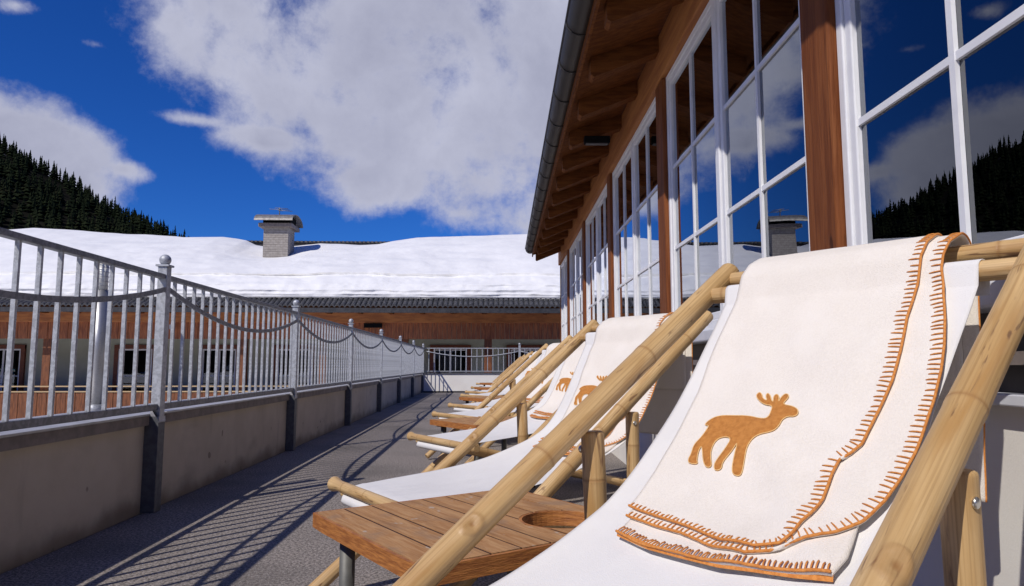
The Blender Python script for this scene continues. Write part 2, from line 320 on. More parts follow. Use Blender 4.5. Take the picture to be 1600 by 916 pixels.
def conifer_verts(h, w, layers=6, seg=8, rnd=random):
    V = []; Fc = []
    V.append((0, 0, h)); 
    for k in range(layers):
        z1 = h*(1-(k+.25)/layers*.96); z0 = h*(1-(k+1.15)/layers*.93); r = w*((k+1)/layers)**.85
        b = len(V); V.append((0, 0, z1+h*.05))
        a0 = rnd.random()*6
        for j in range(seg):
            rr = r*(rnd.uniform(.55, 1.1)); a = a0+2*math.pi*j/seg+rnd.uniform(-.2, .2)
            V.append((rr*math.cos(a), rr*math.sin(a), z0+rnd.uniform(-.04, .05)*h))
        for j in range(seg): Fc.append((b, b+1+j, b+1+(j+1) % seg))
    return V, Fc
# the forest as one mass, and the trees that stand out along its skyline
fv = []; ff = []
variants = [conifer_verts(1, .22+.08*random.random(), 5, 7) for _ in range(7)]
cnt = 0
while cnt < 8500:
    x = random.uniform(-800, -60); y = random.uniform(150, 418)
    if nz(x*.018, y*.018, 3) > .36 and random.random() < .8: continue
    cnt += 1
    h = random.uniform(5.5, 10.0); V, Q = random.choice(variants); b = len(fv); z = hill_z(x, y)-.4; a = random.random()*6; ca, sa = math.cos(a), math.sin(a)
    fv += [(x+h*(p[0]*ca-p[1]*sa), y+h*(p[0]*sa+p[1]*ca), z+h*p[2]) for p in V]; ff += [tuple(b+i for i in q) for q in Q]
m = MB(); m.v = fv; m.f = ff; o = m.build('forest', 'conifer'); tag(o, 'dark conifer forest covering the hillside', 'forest', kind='stuff')
protos = []
for i in range(5):
    V, Q = conifer_verts(1, .17+.08*random.random(), 10, 11); m = MB(); m.v = V; m.f = Q
    m.tube([(0, 0, -.05), (0, 0, .9)], lambda t: .02*(1-t)+.002, 5); protos.append(m)
def tree(x, y, h, i, label, group):
    me = tree.me.get(i)
    if me is None: o = protos[i].build('conifer_tree', 'conifer'); tree.me[i] = o.data
    else: o = bpy.data.objects.new('conifer_tree', me); COL.objects.link(o)
    o.location = (x, y, hill_z(x, y)-.3); o.scale = (h, h, h); o.rotation_euler = (0, 0, random.random()*6)
    return tag(o, label, 'tree', group)
tree.me = {}
for k in range(84):
    px = -8+292*(k+.5)/84+random.uniform(-2, 2); X = (px-758)/1082*420
    tree(X, 418+random.uniform(-6, 4), random.uniform(6.0, 11.5), random.randrange(5), 'dark spruce standing out along the skyline of the wooded hill', 'spruces along the skyline of the hill')
tree((291-758)/1082*420, 418, 12, 2, 'lone dark spruce at the right end of the hill skyline, apart from the others', None)

# ------------------------------------------------------------------ far lodge with snowy roof
RZ = lambda y: 2.50+.466*(y-20.8)
lodge = empty('lodge', (0, 22, 0), 0, 'long chalet across the end of the terrace with timber eaves, sage walls and a chimney', 'building')
def lp(mb, name, m, parent=None, **k):
    o = mb.build(name, m, parent or lodge, **k)
    if parent is None: o.location = (0, -22, 0)
    return o
XL, XR = -24.0, 7.0
lp(MB().box(XL, XR, 23.3, 23.6, -3.7, 2.9), 'wall', 'lodge_wall')
rf = lp(MB().prism([(20.95, RZ(20.95)-.16), (27, RZ(27)-.16), (33, RZ(21)-.16), (33, RZ(21)-.03), (27, RZ(27)-.03), (20.95, RZ(20.95)-.03)], 0, XL, XR), 'roof', 'wood_soffit')
def tiles(u, v):
    x = XL+(XR-XL)*u; y = 20.78+1.4*v; c = int(v*3.999); loc = v*4-c
    return (x, y, RZ(y)+.035*abs(math.sin(math.pi*x/.153))**.8+.03*(1-loc))
nw = int((XR-XL)/.153)
m = MB(); b0 = 0
for c in range(4):
    y0, y1 = 20.78+.36*c, 20.78+.36*(c+1)+.04
    rows = [(y0, -.02), (y0, .035), (y1, 0.0)]
    base = len(m.v); nx = nw*8
    for (y, dz) in rows:
        for i in range(nx+1):
            x = XL+(XR-XL)*i/nx; wv = .070*abs(math.sin(math.pi*i/8))**.75
            m.v.append((x, y, RZ(y)+dz+(wv if dz >= 0 else wv*.95)))
    for r in range(2):
        for i in range(nx): a = base+r*(nx+1)+i; m.f.append((a, a+1, a+nx+2, a+nx+1))
lp(m, 'roof_tiles', 'tile', rf)
lp(MB().box(XL, XR, 20.74, 20.80, 2.33, 2.47), 'fascia', 'fascia')
lp(MB().tube([(XL, 21.25, RZ(21.25)+.13), (XR, 21.25, RZ(21.25)+.13)], .016, 8), 'snow_guard', 'coping')
for x in [XL+1.1*i for i in range(28)]: lp(MB().box(x-.012, x+.012, 21.23, 21.27, RZ(21.25), RZ(21.25)+.13), 'guard_bracket', 'fascia')
for x in [XR-.4-.95*i for i in range(32)]:
    lp(MB().box(x-.06, x+.06, 20.86, 23.3, 2.345, 2.46), 'rafter', 'wood_soffit')
lp(MB().box(XL, XR, 21.56, 21.78, 2.085, 2.42), 'eave_beam', 'frieze', bevel=.01)
m = MB(); x = XL; k = 0
while x < XR-.2:
    wdt = .15; m.box(x+.004, x+wdt-.004, 21.66+(.012 if k % 2 else 0), 21.70, 1.575, 2.084); x += wdt; k += 1
lp(m, 'frieze_boards', 'frieze2')
for px in (762, 632, 507, 385, 262, 93, -40):
    X = (px-758)/1082*21.75
    lp(MB().box(X-.12, X+.12, 21.705, 21.94, -1.5, 1.99), 'post', 'cladding', bevel=.008)
for px0 in (-4, 192, 318, 432, 552, 671, 790):
    X0 = (px0-757)/1082*23.25; X1 = X0+1.36
    fr = MB().box(X0, X0+.13, 23.22, 23.31, -.75, 1.43).box(X1-.13, X1, 23.22, 23.31, -.75, 1.43).box(X0, X1, 23.215, 23.31, 1.30, 1.434).box(X0, X1, 23.215, 23.31, -.85, -.752)
    w = lp(fr, 'window', 'red_frame')
    s = MB(); a, b = X0+.13, X1-.13
    for (p, q, r_, t_) in ((a, a+.05, -.75, 1.30), (b-.05, b, -.75, 1.30), (a+.05, b-.05, 1.25, 1.30), (a+.05, b-.05, -.75, -.70), ((a+b)/2-.03, (a+b)/2+.03, -.70, 1.25)): s.box(p, q, 23.24, 23.285, r_, t_)
    for zz in (.42,): s.box(a+.05, b-.05, 23.25, 23.28, zz-.012, zz+.012)
    lp(s, 'sash', 'white_frame', w); lp(MB().box(a, b, 23.262, 23.268, -.74, 1.29), 'pane', 'glass_far', w)
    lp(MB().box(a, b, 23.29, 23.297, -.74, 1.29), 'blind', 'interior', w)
# balcony parapet with boards and rails
m = MB(); x = XL; k = 0
while x < -1.9: m.box(x+.005, x+.135, 21.62+(.01 if k % 2 else 0), 21.66, -1.75, -.05); x += .14; k += 1
lp(m, 'balcony_boards', 'cladding')
lp(MB().box(XL, -1.9, 21.60, 21.70, -.045, -.01), 'balcony_ledge', 'curtain')
lp(MB().box(XL, -1.9, 21.60, 21.66, .115, .15), 'balcony_rail', 'curtain')
lp(MB().box(XL, XR, 21.7, 23.3, -1.95, -1.8), 'balcony_floor', 'coping_face')
lp(MB().box(XL, XR, 21.62, 21.7, -3.7, -1.76), 'lower_wall', 'lodge_wall')
lp(MB().box(XL, XR, 26.9, 27.1, RZ(27)-.05, RZ(27)+.13), 'ridge', 'tile')
m = MB()
for i in range(60): m.tube([(-12+.16*i*1.0, 26.88, RZ(27)+.15), (-12+.16*i+.15, 26.88, RZ(27)+.13)], .05, 6)
lp(m, 'ridge_caps', 'tile')
lp(MB().box(-3.75, -3.2, 21.5, 21.56, 1.92, 2.06), 'floodlight', 'black')
lp(MB().box(-9.62, -9.5, 21.45, 21.56, 1.86, 2.0), 'camera_box', 'coping')
# snow on the lodge roof
SIL = [(-60, 376), (0, 372), (22, 362), (60, 359), (110, 361), (200, 368), (290, 372), (350, 371), (385, 377), (400, 384), (415, 386), (440, 386), (460, 384), (500, 380), (560, 383), (590, 381), (612, 376), (650, 370), (700, 368), (760, 366), (830, 363), (950, 362), (1100, 365)]
def snow(u, v):
    x = XL-.1+(XR-XL+.2)*u
    yr = 26.6; px = 758+1082*x/yr
    zr = (570-interp(px, SIL))/1082*yr+.775                      # crest height at the ridge
    zr = max(zr, RZ(26.6)+.03)
    e = 21.42+.06*nz(x*.7, 1)+.03*nz(x*3, 2)
    if v < .34:                                              # the cut front with its layers
        t = v/.34
        zt = .80+.07*nz(x*.35, 5)+.03*nz(x*1.3, 8)
        z = RZ(e)+.035+zt*t
        wob = .12*nz(x*.45, 4)+.05*nz(x*1.7, 6)
        y = e+.52*t**2.2-.07*math.sin(math.pi*min(t*1.15, 1))
        for (c, wd_, am) in ((.10, .03, .05), (.24, .045, .075), (.47, .05, .06), (.72, .07, .07)): q = (t-c-wob*(.25+t*.5))/wd_; y += am*(1/(1+math.exp(-q))-.5)*(.7+.9*nz(x*.6, c*9))-am*.8*math.exp(-(q-1.6)**2)*(.6+.8*nz(x*.9, c*7+2))
        y += (.035*nz(x*2.2, t*5, 2)+.018*nz(x*6, t*9, 7)+.006*nz(x*15, t*20, 4))*min(1, t*6+.2)
        return (x, y, z)
    t = (v-.34)/.66
    y0 = e+.50; z0 = RZ(e)+.035+.80+.07*nz(x*.35, 5)+.03*nz(x*1.3, 8)
    if t < .72:
        t = t/.72; y = lerp(y0, yr, t); z = lerp(z0, zr, t)+.16*math.sin(math.pi*t)**.8+(.05*nz(x*.5, y*.5)+.03*nz(x*1.2, y*2.3)+.012*nz(x*4, y*7))*math.sin(math.pi*min(1, t*1.2+.15))**.5
        # wind scoop round the chimney
        d = math.hypot((x+7.5)/1.3, (y-24.9)/1.1); z -= .22*math.exp(-d*d)
        return (x, y, z)
    t = (t-.72)/.28; y = lerp(yr, 32.5, t); return (x, y, lerp(zr, RZ(21.8)+.4, t)-.35*math.sin(math.pi*t)*0+(0.05*nz(x, y)))
o = MB().grid(snow, 520, 130).build('roof_snow', 'snow'); tag(o, 'thick layered snow lying on the roof of the far chalet', 'snow', kind='stuff')
# chimney of the lodge
cx, cy = -7.45, 24.75
ch = MB().box(cx-.47, cx+.40, cy-.1, cy+.70, 4.0, 5.66)
chim = lp(ch, 'chimney', 'chimney')
m = MB()
z = 4.02; r = 0
while z < 5.62:
    m.box(cx-.475, cx+.405, cy-.105, cy+.705, z, z+.006); 
    for k in range(5): xx = cx-.46+.17*k+(.085 if r % 2 else 0); m.box(xx, xx+.004, cy-.102, cy-.09, z, z+.085)
    z += .085; r += 1
lp(m, 'mortar_joints', mat('mortar', (.22, .20, .18), .95), chim)
lp(MB().box(cx-.62, cx+.55, cy-.25, cy+.85, 5.662, 5.80), 'crown', 'coping_face', chim, bevel=.01)
m = MB()
for a in (-.42, .35):
    for b in (-.05, .65): m.box(cx+a-.02, cx+a+.02, cy+b-.02, cy+b+.02, 5.80, 6.02)
lp(m, 'cap_bracket', 'black', chim); lp(MB().box(cx-.52, cx+.45, cy-.05, cy+.68, 5.802, 6.08), 'flue', 'black', chim)
m = MB()
pts = [(cy+.3+.72*math.cos(a), 5.86+.30*math.sin(a)) for a in [math.pi*(1.0-i/14) for i in range(15)]]
for (a, b), (c, d) in zip(pts, pts[1:]): m.quad((cx-.72, a, b), (cx-.72, c, d), (cx+.62, c, d), (cx+.62, a, b))
lp(m, 'cap', 'zinc', chim, solid=.03)
m = MB().tube([(cx-.05, cy+.3, 6.15), (cx-.05, cy+.3, 6.47)], .02, 6)
for a, b, c in ((-.42, .30, 6.42), (-.25, .22, 6.48), (-.1, .42, 6.36)): m.tube([(cx+a, cy+.3+c-6.4, c), (cx+b, cy+.3+c-6.4, c-.03)], .010, 5)
m.tube([(cx-.05, cy+.1, 6.40), (cx-.05, cy+.6, 6.40)], .01, 5)
lp(m, 'aerial', 'zinc', chim)

# ------------------------------------------------------------------ parapets
par = empty('parapet_wall', (-1.8, 8, 0), 0, 'long cream rendered parapet wall in shade below the swagged railing', 'wall')
def chd(root, mb, name, m, parent=None, **k):
    o = mb.build(name, m, parent or root, **k)
    if parent is None: o.matrix_parent_inverse = root_inv(root)
    return o
def root_inv(root): return (Matrix.Translation(root.location) @ Matrix.Rotation(root.rotation_euler.z, 4, 'Z')).inverted()
chd(par, MB().box(-2.22, -1.812, -4, YE+.2, -3.6, .456), 'wall', 'render')
m = MB(); y = -4.0
seg = []
while y < YE:
    y1 = min(y+2.0, YE+.2); seg.append((y, y1)); y = y1
for a, b in seg:
    p = MB().box(-2.27, -1.785, a+.002, b-.002, .505, .517); q = chd(par, p, 'coping_sheet', 'coping', bevel=.003)
    chd(par, MB().box(-1.806, -1.787, a+.002, b-.002, .456, .5045), 'coping_edge', 'coping_face')
chd(par, MB().box(-2.25, -1.815, -4, YE+.2, .4565, .5045), 'coping_core', 'coping_face')
par2 = empty('end_parapet', (0, YE, 0), 0, 'low sunlit pale wall closing the far end of the terrace', 'wall')
chd(par2, MB().box(-1.798, 1.6, YE+.002, YE+.30, -3.6, .525), 'wall', 'render_end')
chd(par2, MB().box(-1.797, 1.6, YE-.03, YE+.34, .528, .56), 'coping', 'steel_dark')
chd(par2, MB().box(-1.797, 1.6, YE-.012, YE+.001, 0.001, .045), 'skirting', 'dark_trim')
# ------------------------------------------------------------------ swagged railing
Y0P, DP = 3.846-2.655*3, 2.655
posts = [Y0P+DP*k for k in range(10)]
XRL = -1.764
rail = empty('terrace_railing', (XRL, 8, .56), 0, 'long galvanised steel railing with hanging swags and ball topped posts on the left parapet', 'railing')
chd(rail, MB().box(XRL-.02, XRL+.02, posts[0], posts[-1], 1.243, 1.268), 'top_rail', 'galv_shaded', bevel=.003)
chd(rail, MB().box(XRL-.012, XRL+.012, posts[0], posts[-1], .534, .568), 'bottom_rail', 'galv_shaded', bevel=.003)
first = None
def post_set(y):
    p = MB().box(XRL-.025, XRL+.025, y-.027, y+.027, .50, 1.312).build('post', 'galv', rail, bevel=.002); p.matrix_parent_inverse = root_inv(rail)
    MB().box(XRL-.035, XRL+.035, y-.036, y+.036, 1.312, 1.322).build('cap_plate', 'galv', p)
    MB().sphere((XRL, y, 1.35), .031, 16, 12).build('ball_finial', 'galv', p)
    MB().box(-1.811, -1.738, y-.038, y+.038, 0.002, .500).build('wall_bracket', 'steel_dark', p, bevel=.002)  # dark colour stands in for the shade on this inner face
    MB().prism([(-1.784, .538), (-1.776, .538), (-1.735, .478), (-1.737, .470), (-1.7375, .502), (-1.784, .502)], 1, y-.040, y+.040).build('bracket_flange', 'coping', p)
for y in posts: post_set(y)
bar = None; cands = []
for a, b in zip(posts, posts[1:]):
    for k in range(1, 20): cands.append(a+(b-a)*k/20)
    n = 28
    pts = [(XRL+.022, lerp(a+.028, b-.028, t/n), 1.185-.155*(1-(2*t/n-1)**2)) for t in range(n+1)]
    m = MB()
    for (p, q) in zip(pts, pts[1:]):
        n0 = len(m.v)
        for (X, Y, Z) in (p, q):
            for dx in (-.005, .005):
                for dz in (-.013, .013): m.v.append((X+dx, Y, Z+dz))
        for f in ((0, 1, 5, 4), (2, 6, 7, 3), (1, 3, 7, 5), (0, 4, 6, 2)): m.f.append(tuple(n0+i for i in f))
    chd(rail, m, 'swag', 'galv_shaded')
near = [y for y in cands if y > 1.3]
indiv = near[:100]; rest = [y for y in cands if y not in indiv]
bm_ = MB().box(-.0088, .0088, -.007, .007, -.3455, .3285)
b0 = bm_.build('baluster', 'galv', rail); b0.location = (0, indiv[0]-8, .914-.56)
for y in indiv[1:]:
    c = b0.copy(); COL.objects.link(c); c.parent = rail; c.location = (0, y-8, .914-.56)
m = MB()
for y in rest: m.box(XRL-.0088, XRL+.0088, y-.007, y+.007, .5685, 1.2425)
o = chd(rail, m, 'balusters', 'galv'); o['kind'] = 'stuff'
# end railing
er = empty('end_railing', (0, YE+.06, .56), 0, 'thin galvanised railing with one shallow swag across the far end of the terrace', 'railing')
yy = YE+.08
chd(er, MB().box(-1.73, 1.55, yy-.015, yy+.015, 1.24, 1.262), 'top_rail', 'galv'); chd(er, MB().box(-1.73, 1.55, yy-.015, yy+.015, .59, .612), 'bottom_rail', 'galv')
for X in (.9735,):
    p = chd(er, MB().box(X-.03, X+.03, yy-.03, yy+.03, .561, 1.34), 'post', 'galv'); MB().sphere((X, yy, 1.37), .034).build('ball_finial', 'galv', p)
for k in range(1, 22):
    X = XRL+.152*k
    if abs(X-.9735) < .05: continue
    chd(er, MB().box(X-.010, X+.010, yy-.008, yy+.008, .6125, 1.2395), 'baluster', 'galv')
for a, b in ((-1.68, .945), (1.0, 3.7)):
    n = 24; m = MB(); pts = [(lerp(a, b, t/n), yy-.022, 1.165-.15*(1-(2*t/n-1)**2)) for t in range(n+1) if lerp(a, b, t/n) < 1.55]
    m.tube(pts, .013, 6); chd(er, m, 'swag', 'galv')
# bollard lamp outside the railing
lamp = empty('bollard_lamp', (-2.07, 3.80, .518), 0, 'slim stainless steel bollard lamp with a caged top standing on the coping outside the railing', 'lamp')
MB().tube([(0, 0, 0), (0, 0, .66)], .034, 24).build('column', 'inox', lamp)
MB().tube([(0, 0, .001), (0, 0, .05)], .045, 20).build('base_plate', 'galv', lamp)
MB().tube([(0, 0, .662), (0, 0, .81)], .027, 20).build('light_glass', mat('frosted_glass', (.75, .76, .74), .3), lamp)
m = MB()
for k in range(8): a = k*math.pi/4; m.tube([(.037*math.cos(a), .037*math.sin(a), .66), (.037*math.cos(a), .037*math.sin(a), .82)], .0018, 4)
for z in (.68, .705, .73, .755, .78, .805): m.tube([(.037*math.cos(a), .037*math.sin(a), z) for a in [i*math.pi/10 for i in range(21)]], .0018, 4, cap=False)
m.build('cage', 'inox', lamp); MB().tube([(0, 0, .82), (0, 0, .829)], .040, 20).build('lid', 'steel_dark', lamp)

# ------------------------------------------------------------------ the near building's window front
fac = empty('window_front_building', (.9325, 0, 0), -.0273, 'timber framed building with white gridded windows, deep eaves and dark gutter along the right', 'building')
YS, YF = -4.1, 11.75
def fp(mb, name, m, parent=None, **k): return mb.build(name, m, parent or fac, **k)
fp(MB().box(.02, .25, YS, YF, 0, .70), 'plinth_wall', 'render_end')
fp(MB().box(-.012, .20, YS, YF, .70, .722), 'ledge', 'sill', bevel=.003)
fp(MB().box(.045, .25, YS, YF, .722, .880), 'vent_strip', 'dark_trim')
fp(MB().box(.0, .05, YS, YF, .775, .800), 'vent_slat', 'coping_face')
fp(MB().box(-.045, .16, YS, YF, .880, .930), 'sill', 'sill', bevel=.006)
fp(MB().box(-.01, .22, YS, YF, 2.475, 2.74), 'head_beam', 'wood_beam', bevel=.006)
for k in range(-2, 5):
    y0 = 1.88+2.05*k
    fp(MB().box(0, .16, y0, y0+.18, .931, 2.474), 'pillar', 'pillar', bevel=.008)
    # window in the bay beyond this pillar
    a, b = y0+.18, (y0+2.05 if k < 4 else YF)
    if b-a < .5: continue
    z0, z1 = .931, 2.474; e = .002
    w = fp(MB().box(.024, .13, a+e, a+.036, z0, z1).box(.024, .13, b-.036, b-e, z0, z1).box(.024, .13, a+.036, b-.036, z1-.036, z1).box(.02, .13, a+.036, b-.036, z0, z0+.05).box(.022, .13, (a+b)/2-.022, (a+b)/2+.022, z0+.05, z1-.036), 'window', 'white_frame', bevel=.004)
    for (c, d) in ((a+.038, (a+b)/2-.024), ((a+b)/2+.024, b-.038)):
        zz0, zz1 = z0+.052, z1-.038; t = .034
        fp(MB().box(.031, .08, c, c+t, zz0, zz1).box(.031, .08, d-t, d, zz0, zz1).box(.031, .08, c+t, d-t, zz1-t, zz1).box(.031, .08, c+t, d-t, zz0, zz0+t), 'sash', 'white_frame', w, bevel=.004)
        m = MB(); yc = (c+d)/2
        m.box(.036, .0465, yc-.0095, yc+.0095, zz0+t, zz1-t); m.box(.070, .078, yc-.009, yc+.009, zz0+t, zz1-t)
        for zc in (1.437, 1.908): m.box(.038, .0465, c+t, d-t, zc-.0095, zc+.0095); m.box(.071, .077, c+t, d-t, zc-.009, zc+.009)
        fp(m, 'muntins', 'white_frame', w)
        fp(MB().box(.047, .050, c+.02, d-.02, zz0+.02, zz1-.02), 'pane', 'glass', w)
    fp(MB().box(.131, .20, a+.0, a+.12, z0, z1), 'jamb_lining', 'curtain', w)
# room behind the glass
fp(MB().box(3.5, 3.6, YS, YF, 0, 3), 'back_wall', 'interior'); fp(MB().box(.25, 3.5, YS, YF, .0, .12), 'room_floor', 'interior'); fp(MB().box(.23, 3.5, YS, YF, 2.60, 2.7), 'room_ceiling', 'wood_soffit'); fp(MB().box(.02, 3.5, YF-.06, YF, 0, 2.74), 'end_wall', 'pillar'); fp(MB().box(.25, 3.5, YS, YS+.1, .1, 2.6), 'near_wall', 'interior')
# eaves
SL = .34
def rz(x): return 2.745+SL*x      # underside of the boards (x is negative outside)
YR = 11.35
for i in range(24):
    y = 11.27-.662*i
    pr = [(-.42, rz(-.42)-.105), (-.40, rz(-.40)-.125), (.0, rz(0)-.10), (.0, rz(0)), (-.42, rz(-.42))]
    fp(MB().prism(pr, 1, y-.05, y+.05), 'rafter', 'wood_soffit')
fp(MB().prism([(-.46, rz(-.46)+.001), (.6, rz(.6)+.001), (.6, rz(.6)+.16), (-.46, rz(-.46)+.16)], 1, YS, YR), 'roof', 'wood_soffit')
fp(MB().prism([(-.52, rz(-.52)+.165), (3.6, rz(3.6)+.165), (3.6, rz(3.6)+.22), (-.52, rz(-.52)+.22)], 1, YS, YR+.04), 'roof_covering', 'tile')
fp(MB().box(-.478, -.462, YS, YR, rz(-.46)-.03, rz(-.46)+.165), 'eave_board', 'wood_soffit')
m = MB(); gx, gz, gr = -.505, 2.70, .078
pa = [math.pi+math.pi*i/14 for i in range(15)]
m.grid(lambda u, v: (gx+gr*math.cos(math.pi*(1+v)), lerp(YS, YR+.05, u), gz+gr*math.sin(math.pi*(1+v))), 30, 20)
m.f.append(tuple(range(len(m.v), len(m.v)+len(pa)))); m.v += [(gx+gr*math.cos(t), YR+.05, gz+gr*math.sin(t)) for t in pa]
gut = fp(m, 'gutter', 'gutter', solid=.004)
fp(MB().tube([(gx-gr-.002, YS, gz+.004), (gx-gr-.002, YR+.05, gz+.004)], .009, 8), 'gutter_bead', 'gutter', gut)
for i in range(30):
    y = 11.2-.5*i
    if y < YS: break
    m = MB()
    for a, b in zip(pa, pa[1:]):
        m.quad((gx+(gr+.006)*math.cos(a), y-.013, gz+(gr+.006)*math.sin(a)), (gx+(gr+.006)*math.cos(b), y-.013, gz+(gr+.006)*math.sin(b)), (gx+(gr+.006)*math.cos(b), y+.013, gz+(gr+.006)*math.sin(b)), (gx+(gr+.006)*math.cos(a), y+.013, gz+(gr+.006)*math.sin(a)))
    fp(m, 'gutter_bracket', 'gutter', gut, solid=.005)
ht = empty('eave_lamp', (0, 0, 0), 0, 'small dark box lamp fixed under the eaves between the rafters', 'lamp'); ht.location = (.86, 5.22, 2.515); ht.rotation_euler = (0, 0, -.0273)
MB().box(-.10, .10, -.035, .035, -.025, .03).build('housing', 'black', ht, bevel=.006); MB().box(-.085, .085, -.025, .025, -.031, -.0255).build('lens', 'dark_trim', ht)

# ------------------------------------------------------------------ deck chairs
def cane(p0, p1, r0, r1, seed, bow=.005, gap=.30, ball=(0, 0), off=.13, scars=()):
    rnd = random.Random(seed); p0, p1 = Vector(p0), Vector(p1); d = p1-p0; Ln = d.length; d.normalize()
    nodes = []; q = off
    while q < Ln-.03: nodes.append(q); q += gap*rnd.uniform(.8, 1.2)
    side = d.orthogonal().normalized(); side2 = d.cross(side); bx, by = rnd.uniform(-1, 1)*bow, rnd.uniform(-1, 1)*bow
    ts = set(); n = int(Ln/.03)
    for i in range(n+1): ts.add(round(i*Ln/n, 5))
    for nd in nodes:
        for e in (-.012, -.007, -.0035, -.0015, 0, .0015, .0035, .007, .012): ts.add(round(nd+e, 5))
    for e in (.0, .002, .006, .014, .03): ts.add(e); ts.add(Ln-e)
    ts = sorted(t for t in ts if 0 <= t <= Ln)
    def rad(t):
        q = t*Ln; r = lerp(r0, r1, t)
        for nd in nodes: r *= 1+.045*math.exp(-((q-nd)/.009)**2)-.030*math.exp(-((q-nd)/.0016)**2)
        for k, e in ((0, q), (1, Ln-q)):
            if ball[k]: r *= 1+.42*math.exp(-((e-.018)/.015)**2)-.10*math.exp(-((e-.042)/.008)**2)
            if e < .006: r *= .80+.20*math.sqrt(max(0, 1-(1-e/.006)**2))
        return r*(1+.02*nz(q*4, seed))
    def pos(q):
        t = q/Ln; s_ = math.sin(math.pi*t); k = 0
        for i_, nd in enumerate(nodes): 
            if q > nd: k = i_+1
        return p0+d*q+side*(bx*s_)+side2*(by*s_)
    if scars:
        for (q, ang, rr) in scars: ts += [q*Ln+e*.0016 for e in range(-17, 18)]
        ts = sorted(set(ts))
    m = MB(); m.tube([pos(q) for q in ts], rad, 48 if scars else 20, True, True, nodes)
    for (q, ang, rr) in scars:
        q *= Ln; a = Vector((.5, .85, .35)); a = (a-d*a.dot(d)).normalized(); a = (a+d.cross(a)*ang).normalized(); c = pos(q)+a*lerp(r0, r1, q/Ln)
        for i, v in enumerate(m.v):
            w_ = Vector(v)-c; k = math.hypot(w_.dot(d)/1.25, (w_-d*w_.dot(d)).length)/rr
            if k > .022: continue
            k *= 1+.15*nz(v[0]*90, v[1]*90, v[2]*90)
            m.node[i] = max(m.node.get(i, 0), .55*min(1, max(0, (.0195-k)/.002)), 1.6*math.exp(-(k/.0055)**2))
            v2 = Vector(v)+a*(.0022*math.exp(-((k-.014)/.005)**2)-.0025*math.exp(-(k/.005)**2)); m.v[i] = tuple(v2)
    return m
CAN_A = [(.09, .905), (.121, .864), (.172, .803), (.22, .743), (.27, .688), (.318, .644), (.391, .580), (.463, .530), (.515, .506), (.574, .482), (.625, .464), (.725, .433), (.85, .405), (.96, .390), (1.10, .380)]
CAN_B = [(.085, .862), (.11, .818), (.14, .763), (.18, .690), (.221, .620), (.262, .565), (.308, .522), (.36, .493), (.425, .468), (.52, .440), (.624, .415), (.788, .393), (.941, .383), (1.07, .374)]
def smooth(pts, n=3):
    for _ in range(n):
        q = [pts[0]]
        for a, b in zip(pts, pts[1:]): q += [(a[0]*.75+b[0]*.25, a[1]*.75+b[1]*.25), (a[0]*.25+b[0]*.75, a[1]*.25+b[1]*.75)]
        q.append(pts[-1]); pts = q
    return pts
def arc(c, r, a0, a1, n=8): return [(c[0]+r*math.cos(math.radians(lerp(a0, a1, i/n))), c[1]+r*math.sin(math.radians(lerp(a0, a1, i/n)))) for i in range(n+1)]
